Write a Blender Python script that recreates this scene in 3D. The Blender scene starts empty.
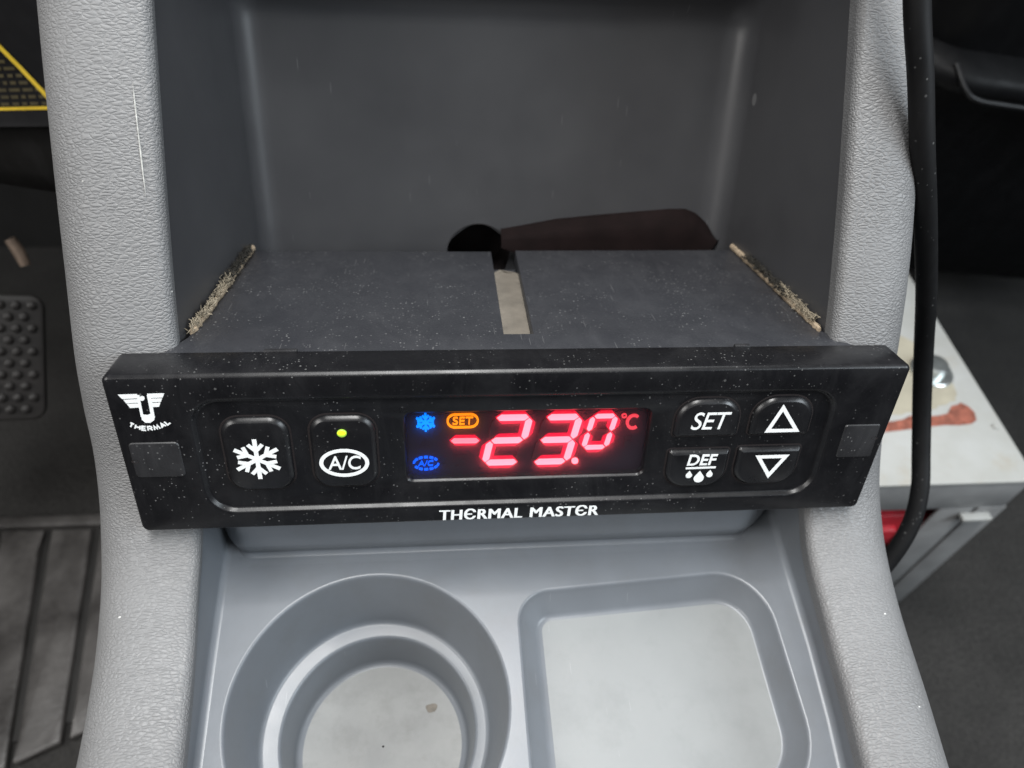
import bpy, bmesh, math, random
from mathutils import Vector, Matrix, Euler
import numpy as np
random.seed(7)
C = bpy.context.scene.collection
S = 0.001                                   # everything is written in millimetres
TILT = math.radians(-20)                    # the console face leans back 20 degrees
ROT = Matrix.Rotation(TILT, 3, 'X')
LIFT = Vector((0, 0, 285.0))                # height of the unit above the carpet

# ------------------------------------------------------------------ camera, world, lights, exposure
sc = bpy.context.scene
cam = bpy.data.objects.new('camera', bpy.data.cameras.new('camera')); C.objects.link(cam)
cam.data.sensor_width = 36.0
cam.data.lens = 36.0 * 735 / 1024
cam.data.clip_start = 0.01; cam.data.clip_end = 50
right = Vector((0.9951, -0.0749, 0.0651)); down = Vector((-0.0158, -0.7668, -0.6417)); fwd = Vector((0.098, 0.6375, -0.7642))
fwd.normalize(); right = (right - fwd * right.dot(fwd)).normalized(); up = right.cross(fwd)
m = Matrix((right, up, -fwd)).transposed().to_4x4()
m.translation = (ROT @ Vector((-20.897, -148.416, 104.581)) + LIFT) * S
cam.matrix_world = m
cam.data.dof.use_dof = True
cam.data.dof.focus_distance = 0.178
cam.data.dof.aperture_fstop = cam.data.lens / 1.9
sc.camera = cam

sc.view_settings.view_transform = 'Standard'; sc.view_settings.look = 'None'
sc.view_settings.exposure = 0.0; sc.view_settings.gamma = 1.0
sc.view_settings.use_curve_mapping = False
w = bpy.data.worlds.new('World'); sc.world = w; w.use_nodes = True
w.node_tree.nodes['Background'].inputs[0].default_value = (0.9, 0.95, 1.0, 1)
w.node_tree.nodes['Background'].inputs[1].default_value = 0.022

def area(name, loc, target, sx, sy, energy, col):
    l = bpy.data.lights.new(name, 'AREA'); l.shape = 'RECTANGLE'; l.size = sx; l.size_y = sy
    l.energy = energy; l.color = col
    o = bpy.data.objects.new(name, l); C.objects.link(o)
    o.location = loc
    o.rotation_euler = (Vector(target) - Vector(loc)).to_track_quat('-Z', 'Y').to_euler()
    return o
area('windscreen_daylight', (0.0, 0.62, 1.45), (0, 0, 0.27), 1.3, 0.55, 13, (0.97, 0.99, 1.0))
area('roof_daylight', (-0.05, -0.02, 1.5), (0, -0.02, 0.27), 0.9, 0.28, 24, (1.0, 0.995, 0.98))
area('rear_fill', (0.0, -1.1, 1.15), (0, 0, 0.3), 0.9, 0.4, 1.4, (1.0, 1.0, 1.0))  # added fill from the viewer's side, brightens cubby and rails
area('right_window_daylight', (0.95, -0.45, 0.95), (0, 0, 0.27), 0.7, 0.4, 12.5, (0.84, 0.93, 1.0))
area('left_window_daylight', (-0.95, -0.45, 0.95), (0, 0, 0.27), 0.7, 0.4, 9.5, (1.0, 0.98, 0.95))

# ------------------------------------------------------------------ frames and helpers
def P(x, y, z):                              # console frame (x right, y into the dash, z up the face) -> world mm
    return ROT @ Vector((x, y, z)) + LIFT
def G(x, y, z):                              # level frame in mm
    return Vector((x, y, z))

def tag(o, label, cat, group=None):
    o['label'] = label; o['category'] = cat
    if group: o['group'] = group
    return o
def thing(name, label, cat, base, tilted=True, group=None):
    o = bpy.data.objects.new(name, None); C.objects.link(o)
    o.empty_display_size = 0.01
    o.location = Vector(base) * S
    return tag(o, label, cat, group)
def root_loc(parent):
    v = Vector((0, 0, 0))
    while parent is not None:
        v += parent.location; parent = parent.parent
    return v
def link(name, bm, mat, parent=None, smooth=True, angle=35, label=None):
    """bm holds world millimetres; links ONE mesh object"""
    bmesh.ops.recalc_face_normals(bm, faces=bm.faces[:]) if getattr(bm, 'fixn', False) else None
    off = root_loc(parent)
    for v in bm.verts: v.co = v.co * S - off
    me = bpy.data.meshes.new(name); bm.to_mesh(me); bm.free()
    if smooth:
        for p in me.polygons: p.use_smooth = True
        me.set_sharp_from_angle(angle=math.radians(angle))
    o = bpy.data.objects.new(name, me); C.objects.link(o)
    o.data.materials.append(mat)
    if parent is not None: o.parent = parent
    if label: o['label'] = label
    return o
def BM(): return bmesh.new()
def recalc(bm): bmesh.ops.recalc_face_normals(bm, faces=bm.faces[:]); return bm
def grid(bm, rows, close_u=False, flip=False):
    vs = [[bm.verts.new(p) for p in r] for r in rows]
    for i in range(len(vs) - 1):
        n = len(vs[i]); rng = n if close_u else n - 1
        for j in range(rng):
            a, b, c, d = vs[i][j], vs[i][(j + 1) % n], vs[i + 1][(j + 1) % n], vs[i + 1][j]
            bm.faces.new((d, c, b, a) if flip else (a, b, c, d))
    return vs
def box(bm, x0, x1, y0, y1, z0, z1, T=P, bev=0.0):
    t = bmesh.new()
    v = [t.verts.new((x, y, z)) for x in (x0, x1) for y in (y0, y1) for z in (z0, z1)]
    for f in ((0,1,3,2),(4,6,7,5),(0,4,5,1),(2,3,7,6),(0,2,6,4),(1,5,7,3)): t.faces.new([v[i] for i in f])
    recalc(t)
    if bev: bmesh.ops.bevel(t, geom=t.edges[:], offset=bev, segments=2, affect='EDGES', profile=0.5)
    for q in t.verts: q.co = T(*q.co)
    me = bpy.data.meshes.new('t'); t.to_mesh(me); t.free(); bm.from_mesh(me); bpy.data.meshes.remove(me)
def catmull(pts, k=8):
    pts = [np.array(p, float) for p in pts]; out = []
    for i in range(len(pts) - 1):
        p0, p1, p2, p3 = pts[max(i-1,0)], pts[i], pts[i+1], pts[min(i+2,len(pts)-1)]
        for t in np.linspace(0, 1, k, endpoint=False):
            out.append(.5*((2*p1)+(-p0+p2)*t+(2*p0-5*p1+4*p2-p3)*t*t+(-p0+3*p1-3*p2+p3)*t**3))
    out.append(pts[-1]); return out
def tube(bm, pts, r, seg=16, cap=True):
    pts = [Vector(p) for p in pts]; rows = []
    prev = None
    for i, p in enumerate(pts):
        t = (pts[min(i+1,len(pts)-1)] - pts[max(i-1,0)]).normalized()
        if prev is None: a = t.orthogonal().normalized()
        else: a = (prev - t * prev.dot(t)).normalized()
        prev = a; b = t.cross(a)
        rr = r[i] if isinstance(r, (list, tuple)) else r
        rows.append([p + (a*math.cos(q) + b*math.sin(q))*rr for q in [2*math.pi*k/seg for k in range(seg)]])
    vs = grid(bm, rows, close_u=True)
    if cap:
        bm.faces.new(vs[0]); bm.faces.new(vs[-1][::-1])
def rrect(x0, x1, z0, z1, r, n=8):
    """rounded rectangle, r a number or (tl, tr, br, bl); counter-clockwise list of (x, z)"""
    if not isinstance(r, (tuple, list)): r = (r,)*4
    tl, tr, br, bl = r; out = []
    for cx, cz, rr, a0 in ((x1-tr, z1-tr, tr, 0), (x0+tl, z1-tl, tl, 90), (x0+bl, z0+bl, bl, 180), (x1-br, z0+br, br, 270)):
        for k in range(n+1):
            a = math.radians(a0 + 90*k/n); out.append((cx + rr*math.cos(a), cz + rr*math.sin(a)))
    return out
def inset(r, d):                                             # helper for concentric rounded rectangles
    x0, x1, z0, z1, rad = r
    if isinstance(rad, (tuple, list)): rad = tuple(max(q-d, 0.05) for q in rad)
    else: rad = max(rad-d, 0.05)
    return (x0+d, x1-d, z0+d, z1-d, rad)
def poly_prism(bm, poly, yf, yb, T=P):
    f = [bm.verts.new(T(x, yf, z)) for x, z in poly]; b = [bm.verts.new(T(x, yb, z)) for x, z in poly]
    es = []
    n = len(poly)
    for i in range(n): bm.faces.new((f[i], b[i], b[(i+1)%n], f[(i+1)%n]))
    face = bm.faces.new(f); bmesh.ops.triangulate(bm, faces=[face])
def stroke(bm, pts, hw, yf, yb, closed=False, T=P):
    """flat ribbon of half width hw along pts (x, z) with mitred joints"""
    pts = [Vector(p) for p in pts]; n = len(pts); L = []; R = []
    for i in range(n):
        a = pts[i] - pts[i-1] if (i > 0 or closed) else None
        b = pts[(i+1) % n] - pts[i] if (i < n-1 or closed) else None
        if a is None: a = b
        if b is None: b = a
        a = a.normalized(); b = b.normalized()
        na = Vector((-a.y, a.x)); nb = Vector((-b.y, b.x)); mm = na + nb
        mm = mm.normalized() if mm.length > 1e-6 else na
        k = hw / max(mm.dot(na), 0.5)
        L.append(pts[i] + mm*k); R.append(pts[i] - mm*k)
    vl = [bm.verts.new(T(p.x, yf, p.y)) for p in L]; vr = [bm.verts.new(T(p.x, yf, p.y)) for p in R]
    wl = [bm.verts.new(T(p.x, yb, p.y)) for p in L]; wr = [bm.verts.new(T(p.x, yb, p.y)) for p in R]
    for i in range(n if closed else n-1):
        j = (i+1) % n
        bm.faces.new((vr[i], vr[j], vl[j], vl[i])); bm.faces.new((vl[i], vl[j], wl[j], wl[i])); bm.faces.new((vr[j], vr[i], wr[i], wr[j]))
    if not closed:
        bm.faces.new((vl[0], wl[0], wr[0], vr[0])); bm.faces.new((vr[-1], wr[-1], wl[-1], vl[-1]))
def arc(cx, cz, rx, rz, a0, a1, n=14):
    return [(cx + rx*math.cos(math.radians(a0+(a1-a0)*k/n)), cz + rz*math.sin(math.radians(a0+(a1-a0)*k/n))) for k in range(n+1)]
# stroke letters in a unit box (x 0..1, z 0..1)
LET = {
 'T': [[(0,1),(1,1)],[(.5,1),(.5,0)]],
 'H': [[(0,0),(0,1)],[(1,0),(1,1)],[(0,.5),(1,.5)]],
 'E': [[(1,1),(0,1),(0,0),(1,0)],[(0,.52),(.85,.52)]],
 'e': [[(1,1),(.55,1)]+arc(.55,.5,.55,.5,90,270)+[(1,0)],[(0,.5),(.9,.5)]],      # round-backed E
 'R': [[(0,0),(0,1),(.6,1)]+arc(.6,.74,.38,.26,90,-90)+[(0,.48)],[(.5,.48),(1,0)]],
 'M': [[(0,0),(.14,1),(.5,.2),(.86,1),(1,0)]],
 'A': [[(0,0),(.5,1),(1,0)],[(.2,.32),(.8,.32)]],
 'L': [[(0,1),(0,0),(1,0)]],
 'S': [[(.97,.86)]+arc(.5,.75,.46,.25,40,270,16)+arc(.5,.25,.48,.25,90,-140,16)],
 'D': [[(0,0),(0,1),(.5,1)]+arc(.5,.5,.5,.5,90,-90)+[(0,0)]],
 'F': [[(0,0),(0,1),(1,1)],[(0,.52),(.85,.52)]],
 'C': [arc(.5,.5,.5,.5,48,312,22)],
 '/': [[(0,0),(1,1)]],
}
_k = [0]
def text(bm, s, x, z, widths, h, hw, gap, yf, yb, shear=0.0, warp=None):
    cx = x
    for ch in s:
        if ch == ' ': cx += widths.get(' ', h*.5); continue
        lw = widths.get(ch, h*.6)
        for pl in LET[ch]:
            _k[0] += 1
            q = [(cx + hw + (lw-2*hw)*a + shear*(hw+(h-2*hw)*b), z + hw + (h-2*hw)*b) for a, b in pl]
            if warp: q = [warp(*p) for p in q]
            stroke(bm, q, hw, yf - 0.006*(_k[0] % 7), yb)
        cx += lw + gap
    return cx

def typed(bm, body, x0, x1, z0, z1, yf, yb, shear=0.0, bold=0.0, spacing=1.0):
    """built-in typeface, fitted to the box x0..x1, z0..z1 and given a little thickness"""
    cu = bpy.data.curves.new('type', 'FONT'); cu.body = body; cu.offset = bold; cu.space_character = spacing; cu.resolution_u = 6
    o = bpy.data.objects.new('type', cu); C.objects.link(o)
    dg = bpy.context.evaluated_depsgraph_get(); me = bpy.data.meshes.new_from_object(o.evaluated_get(dg))
    bpy.data.objects.remove(o); bpy.data.curves.remove(cu)
    t = bmesh.new(); t.from_mesh(me); bpy.data.meshes.remove(me)
    xs = [v.co.x for v in t.verts]; ys = [v.co.y for v in t.verts]
    ax, bx, ay, by = min(xs), max(xs), min(ys), max(ys)
    for v in t.verts:
        u = (v.co.x-ax)/(bx-ax); w_ = (v.co.y-ay)/(by-ay)
        v.co = P(x0 + (x1-x0-shear*(z1-z0))*u + shear*(z1-z0)*w_, yf, z0 + (z1-z0)*w_)
    r_ = bmesh.ops.extrude_face_region(t, geom=t.faces[:])
    off = P(0, yb, 0) - P(0, yf, 0)
    for q in r_['geom']:
        if isinstance(q, bmesh.types.BMVert): q.co += off
    me = bpy.data.meshes.new('t'); t.to_mesh(me); t.free(); bm.from_mesh(me); bpy.data.meshes.remove(me)

# ------------------------------------------------------------------ materials
def mat(name):
    m = bpy.data.materials.new(name); m.use_nodes = True
    nt = m.node_tree; b = nt.nodes['Principled BSDF']
    return m, nt, b
def N(nt, t, **kw):
    n = nt.nodes.new(t)
    for k, v in kw.items():
        if k in n.inputs: n.inputs[k].default_value = v
        else: setattr(n, k, v)
    return n
def coords(nt, sc3=(1,1,1)):
    tc = N(nt, 'ShaderNodeTexCoord'); mp = N(nt, 'ShaderNodeMapping')
    nt.links.new(tc.outputs['Object'], mp.inputs[0]); mp.inputs['Scale'].default_value = sc3
    return mp.outputs[0]
def ramp(nt, src, stops):
    r = N(nt, 'ShaderNodeValToRGB'); nt.links.new(src, r.inputs[0])
    e = r.color_ramp.elements
    while len(e) > len(stops): e.remove(e[-1])
    while len(e) < len(stops): e.new(0.5)
    for q, (p, c) in zip(e, stops):
        q.position = p; q.color = c if len(c) == 4 else (*c, 1)
    return r.outputs[0]
def mixc(nt, fac, a, b):
    mx = N(nt, 'ShaderNodeMix', data_type='RGBA')
    for s, i in ((fac, 0), (a, 6), (b, 7)):
        if hasattr(s, 'links') or hasattr(s, 'node'): nt.links.new(s, mx.inputs[i])
        else: mx.inputs[i].default_value = s if not isinstance(s, tuple) else (*s, 1)
    return mx.outputs[2]
def mth(nt, op, a, b=None, c=None):
    n = N(nt, 'ShaderNodeMath', operation=op)
    for i, s in enumerate((a, b, c)):
        if s is None: continue
        if hasattr(s, 'node'): nt.links.new(s, n.inputs[i])
        else: n.inputs[i].default_value = s
    return n.outputs[0]
def noise(nt, co, scale, detail=4, rough=.55, dist=0):
    n = N(nt, 'ShaderNodeTexNoise'); nt.links.new(co, n.inputs['Vector'])
    n.inputs['Scale'].default_value = scale; n.inputs['Detail'].default_value = detail
    n.inputs['Roughness'].default_value = rough; n.inputs['Distortion'].default_value = dist
    return n
def specks(nt, co, scale, size, keep):
    """dust: small round grains in a random share of the cells"""
    v = N(nt, 'ShaderNodeTexVoronoi'); nt.links.new(co, v.inputs['Vector']); v.inputs['Scale'].default_value = scale
    sep = N(nt, 'ShaderNodeSeparateColor'); nt.links.new(v.outputs['Color'], sep.inputs[0])
    rad = mth(nt, 'MULTIPLY', sep.outputs[1], size)
    a = mth(nt, 'LESS_THAN', v.outputs['Distance'], rad)
    b = mth(nt, 'LESS_THAN', sep.outputs[0], keep)
    return mth(nt, 'MULTIPLY', a, b)
def scratches(nt, rot, dens, width):
    tc = N(nt, 'ShaderNodeTexCoord'); mp = N(nt, 'ShaderNodeMapping'); nt.links.new(tc.outputs['Object'], mp.inputs[0])
    mp.inputs['Rotation'].default_value = rot; mp.inputs['Scale'].default_value = (dens, dens*.045, dens*.045)
    v = N(nt, 'ShaderNodeTexVoronoi', feature='F1'); nt.links.new(mp.outputs[0], v.inputs['Vector']); v.inputs['Scale'].default_value = 1
    sep = N(nt, 'ShaderNodeSeparateColor'); nt.links.new(v.outputs['Color'], sep.inputs[0])
    a = mth(nt, 'LESS_THAN', v.outputs['Distance'], width)
    return mth(nt, 'MULTIPLY', a, mth(nt, 'LESS_THAN', sep.outputs[0], .35))
def bump(nt, b, h, strength, dist, prev=None):
    bp = N(nt, 'ShaderNodeBump'); bp.inputs['Strength'].default_value = strength; bp.inputs['Distance'].default_value = dist
    nt.links.new(h, bp.inputs['Height'])
    if prev is not None: nt.links.new(prev, bp.inputs['Normal'])
    nt.links.new(bp.outputs[0], b.inputs['Normal']); return bp.outputs[0]

def grained_plastic():
    m, nt, b = mat('grained_grey_plastic')
    co = coords(nt, (0.40, 1, 1))
    d = noise(nt, co, 520, 3, .6)
    off = N(nt, 'ShaderNodeVectorMath', operation='MULTIPLY_ADD'); nt.links.new(d.outputs['Color'], off.inputs[0])
    off.inputs[1].default_value = (0.0010,)*3; nt.links.new(co, off.inputs[2])
    v = N(nt, 'ShaderNodeTexVoronoi', feature='DISTANCE_TO_EDGE'); nt.links.new(off.outputs[0], v.inputs['Vector']); v.inputs['Scale'].default_value = 1280
    hgt = ramp(nt, v.outputs['Distance'], [(0.0, (0,0,0)), (0.16, (.55,.55,.55)), (.45, (1,1,1))])
    fine = noise(nt, co, 2200, 2)
    patch = ramp(nt, noise(nt, co, 34, 5, .65).outputs[0], [(.32, (.62,)*3), (.6, (1,)*3)])
    hgt = mth(nt, 'MULTIPLY', hgt, patch)
    n1 = bump(nt, b, hgt, 0.75, 0.00024)
    bump(nt, b, fine.outputs[0], 0.15, 0.0001, n1)
    big = noise(nt, co, 38, 5)
    col = ramp(nt, big.outputs[0], [(.3, (.150,.150,.152)), (.7, (.176,.177,.180))])
    sp = specks(nt, co, 600, .16, .015)
    nt.links.new(mixc(nt, sp, col, (.6,.6,.58)), b.inputs['Base Color'])
    nt.links.new(ramp(nt, noise(nt, co, 24, 5, .65).outputs[0], [(.3, (.42,)*3), (.7, (.60,)*3)]), b.inputs['Roughness'])
    return m
def smooth_plastic(name, c0, c1, rough=.5, dirt=None, dust=.03, dscale=260):
    m, nt, b = mat(name)
    co = coords(nt)
    big = noise(nt, co, 30, 6, .6)
    col = ramp(nt, big.outputs[0], [(.3, c0), (.7, c1)])
    fine = noise(nt, co, 900, 2)
    bump(nt, b, fine.outputs[0], 0.12, 0.0001)
    if dirt:
        dn = noise(nt, co, 75, 8, .7)
        f = ramp(nt, dn.outputs[0], [(.48, (0,0,0)), (.75, (1,1,1))])
        col = mixc(nt, mth(nt, 'MULTIPLY', f, .5), col, dirt)
    q = mth(nt, 'MAXIMUM', scratches(nt, (.3,.1,.8), 620, .05), scratches(nt, (1.3,.7,-.4), 480, .04))
    col = mixc(nt, mth(nt, 'MULTIPLY', q, .16), col, (.5,.5,.5))
    sp = specks(nt, co, dscale*1.6, .2, dust)
    col = mixc(nt, sp, col, (.42,.42,.41))
    nt.links.new(col, b.inputs['Base Color'])
    r = ramp(nt, big.outputs[0], [(.3, (rough-.06,)*3), (.7, (rough+.08,)*3)]); nt.links.new(r, b.inputs['Roughness'])
    return m
def black_plastic(name, c, rough, dust=.12, scr=True, smear=.0, dscale=700, spec=.5):
    m, nt, b = mat(name)
    co = coords(nt)
    col = c
    if smear:
        sm = noise(nt, coords(nt, (1.0, .45, .45)), 95, 9, .72, .8)
        f = ramp(nt, sm.outputs[0], [(.46, (0,0,0)), (.74, (1,1,1))])
        col = mixc(nt, mth(nt, 'MULTIPLY', f, smear), col, (.2,.2,.21))
    clump = ramp(nt, noise(nt, co, 70, 5, .7).outputs[0], [(.46, (.05,)*3), (.70, (1,)*3)])
    s1 = mth(nt, 'MULTIPLY', specks(nt, co, dscale*2.0, .34, min(dust*3.5, .7)), clump)
    s2 = specks(nt, co, dscale*.6, .15, dust*.6)
    s = mth(nt, 'MAXIMUM', mth(nt, 'MULTIPLY', s1, .27), mth(nt, 'MULTIPLY', mth(nt, 'MULTIPLY', s2, clump), .36))
    if scr:
        q = mth(nt, 'MAXIMUM', scratches(nt, (.2,.6,.9), 900, .10), scratches(nt, (1.1,.3,-.5), 700, .07))
        s = mth(nt, 'MAXIMUM', s, mth(nt, 'MULTIPLY', q, .07))
    col = mixc(nt, s, col, (.55,.55,.54))
    nt.links.new(col, b.inputs['Base Color'])
    rr = ramp(nt, noise(nt, co, 120, 4).outputs[0], [(.3, (rough-.07,)*3), (.7, (rough+.08,)*3)])
    nt.links.new(rr, b.inputs['Roughness'])
    b.inputs['Specular IOR Level'].default_value = spec
    bump(nt, b, noise(nt, co, 1800, 2).outputs[0], .1, .00008)
    return m
def plain(name, c, rough=.5, metal=0, n=0.0, scale=200, bumpd=0):
    m, nt, b = mat(name); b.inputs['Roughness'].default_value = rough; b.inputs['Metallic'].default_value = metal
    co = coords(nt); nn = noise(nt, co, scale, 5)
    k = 1 - n
    nt.links.new(ramp(nt, nn.outputs[0], [(.3, tuple(q*k for q in c)), (.7, tuple(min(q*(1+n), 1) for q in c))]), b.inputs['Base Color'])
    if bumpd: bump(nt, b, nn.outputs[0], .6, bumpd)
    return m
def emit(name, c, s):
    m, nt, b = mat(name)
    b.inputs['Base Color'].default_value = (*[min(q, .5) for q in c], 1)
    b.inputs['Emission Color'].default_value = (*c, 1); b.inputs['Emission Strength'].default_value = s
    return m

M_GRAIN = grained_plastic()
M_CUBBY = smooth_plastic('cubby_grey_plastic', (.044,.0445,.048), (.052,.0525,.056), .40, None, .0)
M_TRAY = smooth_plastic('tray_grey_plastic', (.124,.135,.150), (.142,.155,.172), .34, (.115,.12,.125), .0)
M_WORN = smooth_plastic('worn_tray_floor', (.175,.185,.187), (.205,.215,.216), .45, (.14,.15,.15), .0)
M_CUPF = smooth_plastic('dusty_cup_floor', (.16,.165,.165), (.27,.275,.27), .6, (.10,.10,.095), .0)
M_STAIN = plain('brown_stain', (.12,.105,.085), .6, 0, .25, 600)
M_DARK = plain('hole_black', (.007,.0035,.004), .8)
M_SHADOW = plain('brown_black_shadow', (.008,.0045,.0045), .85, 0, .3, 120)  # reddish shadow tone put into the base colour
M_SHADOW.node_tree.nodes['Principled BSDF'].inputs['Specular IOR Level'].default_value = .12
M_FACE = black_plastic('black_face_plastic', (.005,.005,.006), .33, .08, False, .04, 700, .38)
M_BTN = black_plastic('black_button_plastic', (.005,.005,.006), .33, .05, False, .03)
M_HOUS = black_plastic('dusty_black_housing', (.021,.022,.026), .47, .16, True, .055, 620)
M_COVER = black_plastic('charcoal_cover_plastic', (.014,.014,.0155), .42, .10, False, .08)
M_PRINT = plain('white_print', (.78,.80,.80), .5, 0, .06, 1500)
M_SLOT = plain('tan_plastic', (.125,.11,.09), .7, 0, .22, 160)
M_FOAM = plain('tan_foam', (.27,.21,.145), .9, 0, .3, 700, .0003)
M_FUZZ = plain('frayed_foam', (.24,.205,.15), .95, 0, .4, 500)
M_FUZZD = plain('dark_lint', (.02,.018,.014), .95, 0, .4, 500)
M_CABLE = black_plastic('black_rubber_cable', (.006,.006,.0065), .55, .05, False, .02, 500, .2)

def tf(x):                                   # fast access for mesh helpers working in panel coordinates
    return x

# ------------------------------------------------------------------ the setting
def carpet(name, c, sc_):
    m, nt, b = mat(name); co = coords(nt)
    n1 = noise(nt, co, 18, 6, .7); n2 = noise(nt, co, sc_, 3)
    f = mth(nt, 'MULTIPLY', n1.outputs[0], n2.outputs[0])
    nt.links.new(ramp(nt, f, [(.12, tuple(q*.55 for q in c)), (.42, tuple(q*1.7 for q in c))]), b.inputs['Base Color'])
    b.inputs['Roughness'].default_value = .95; bump(nt, b, n2.outputs[0], .8, .002)
    return m
M_CARP = carpet('dark_carpet', (.021,.020,.019), 420)
bm = BM(); grid(bm, [[G(x, y, 0) for x in range(-900, 901, 100)] for y in range(-700, 701, 100)])
o = link('floor', bm, M_CARP); o['kind'] = 'structure'
bm = BM(); grid(bm, [[G(x, 420 + .0*x, z) for x in range(-900, 901, 100)] for z in (0, 200, 400, 600, 800)], flip=True)
o = link('bulkhead', bm, plain('bulkhead_black', (.010,.010,.010), .9, 0, .3, 30)); o['kind'] = 'structure'

# ------------------------------------------------------------------ centre console
console = thing('center_console', 'grey plastic center console with grained side rails, open cubby and cup holder', 'console', G(0, 0, 0))
SIDE = catmull([(70,185),(52,130),(34,83),(21,47),(13.5,22),(11.5,5),(10.5,-10),(7,-22),(0,-31),(-8,-36.5),(-20,-42),(-40,-50),(-60,-57.3),(-80,-64.5),(-100,-72),(-120,-79)], 8)
SN = len(SIDE)
def side_at(i):
    c = SIDE[i]; a = SIDE[max(i-1,0)]; b = SIDE[min(i+1,SN-1)]
    t = b - a; n = np.array([-t[1], t[0]]); n = n/np.linalg.norm(n)
    if n[0] < 0: n = -n
    return c, n                               # n points back into the console
PAR = np.arange(SN)/8.0
xi_l = np.interp(PAR, [0,3.6,5,7,9,10.2,11.2,13,15], [-82.3,-83.4,-83.4,-84,-83.4,-81.3,-79,-77,-75])
xo_l = np.interp(PAR, [0,3.5,5.1,7,7.9,9.6,10.5,11,13,15], [-111,-110.8,-112.5,-113.4,-112.3,-109.2,-107,-106,-104,-103])
xi_r = np.interp(PAR, [0,3,3.9,6,7.5,8.9,9.9,10.7,11.2,11.7,13,15], [80.8,81.2,81.4,81.4,81.9,80.7,80.3,79,78.5,76.5,74,71])
xo_r = np.interp(PAR, [0,1.5,2.2,3,4.1,5.5,6.7,7.85,9.1,10.1,10.8,11.3,11.6,13,15], [97,100,103.5,105.4,105,107.5,109.6,109.5,108,106.1,104.8,103.8,102.5,99,96])
def smooth1(a, k=5):
    p = np.r_[[a[0]]*k, a, [a[-1]]*k]; return np.convolve(p, np.ones(2*k+1)/(2*k+1), 'valid')
xi_l, xo_l, xi_r, xo_r = [smooth1(a, 4) for a in (xi_l, xo_l, xi_r, xo_r)]
PROF = catmull([(.03,8),(.008,4.4),(.002,2.4),(.035,.85),(.11,.1),(.25,-.5),(.42,-.7),(.6,-.1),(.77,2.0),(.9,5.6),(.975,10),(1.0,15),(1.005,24)], 4)
def rail(xi, xo, name):
    bm = BM(); rows = []
    for i in range(SN):
        c, n = side_at(i); r = []
        for f, d in PROF:
            q = c + n*d; r.append(P(xi[i] + (xo[i]-xi[i])*f, q[0], q[1]))
        last = r[-1]; sgn = 1 if xo[i] > 0 else -1
        for k, dz in enumerate((12, 40, 110, 400)):
            r.append(Vector((last.x + sgn*(-.5 if k < 1 else -2*k), last.y + (6 if k else 2), max(last.z - dz, -2))))
        rows.append(r)
    grid(bm, rows, flip=(xo[0] < 0)); 
    return link(name, recalc(bm), M_GRAIN, console, angle=70)
rail_l = rail(xi_l, xo_l, 'side_rail'); rail_r = rail(xi_r, xo_r, 'side_rail')
# pale scuff along the inner edge of the driver's side rail
bm = BM(); pts = []
for i, u in zip(range(17, 23), np.linspace(.15, .115, 6)):
    c, n = side_at(i); q = c - n*(.22+.1*random.random()); pts.append(P(xi_l[i] + (xo_l[i]-xi_l[i])*u, q[0], q[1]))
tube(bm, pts, [.02,.2,.12,.2,.14,.02], 6); link('scuff_mark', bm, plain('pale_scuff', (.42,.42,.40), .7, 0, .3, 900), rail_l)

# cubby: side walls, rounded back corners, back wall and sloping roof, open towards the cabin
HOLE = (-6.6, 14.0, 10.9)
def cubby_row(xl, xr, yf, zf, yb, zb, bl, br, r=7.0, q=9.0):
    row = []
    for t in np.linspace(0, 1, 9): row.append((xl+(bl-xl)*t, yf+(yb-r-yf)*t, zf+(zb-zf)*t))
    for k in range(1, 9):
        a = math.pi/2*k/8; row.append((bl + r*(1-math.cos(a)), yb - r + r*math.sin(a), zb))
    for t in np.linspace(0, 1, 62)[1:]: row.append((bl + r + (br-bl-r-q)*t, yb, zb))
    for k in range(1, 9):
        a = math.pi/2*k/8; row.append((br - q + q*math.sin(a), yb - q + q*math.cos(a), zb))
    for t in np.linspace(0, 1, 9)[1:]: row.append((br+(xr-br)*t, yb-q+(yf-yb+q)*t, zb+(zf-zb)*t))
    return row
bm = BM(); rows = []
idx = [i for i in range(0, SN) if PAR[i] <= 6.0 and SIDE[i][1] < 140][::-1]
def front(zq):
    zs = SIDE and np.array([s[1] for s in SIDE]); k = np.argsort(zs)
    f = lambda a: float(np.interp(zq, zs[k], np.array(a)[k]))
    return f([s[0] for s in SIDE]), f(xi_l), f(xi_r)
zl = list(np.arange(-14, 88, 2.0)) + list(np.arange(88, 100.1, 2.0))
for z in zl:
    yf, a, b = front(z)
    yb = 98 + (z-15)*.07
    if z > 88: yb -= (z-88)**2*.075
    tp = np.clip((z-10)/80, 0, 1)
    rows.append(cubby_row(a-.5, b+.6, yf+3.5, z, yb, z, -79.8, 79.8))
for k in range(1, 7):
    t = k/6; yf, a, b = front(100 + 24*t)
    rows.append(cubby_row(a-.5, b+.6, yf+3.5, 100+24*t, rows[len(zl)-1][40][1]*(1-t) + 72*t, 100+23*t, -79.8, 79.8))
vs = grid(bm, [[P(*p) for p in r] for r in rows])
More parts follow.
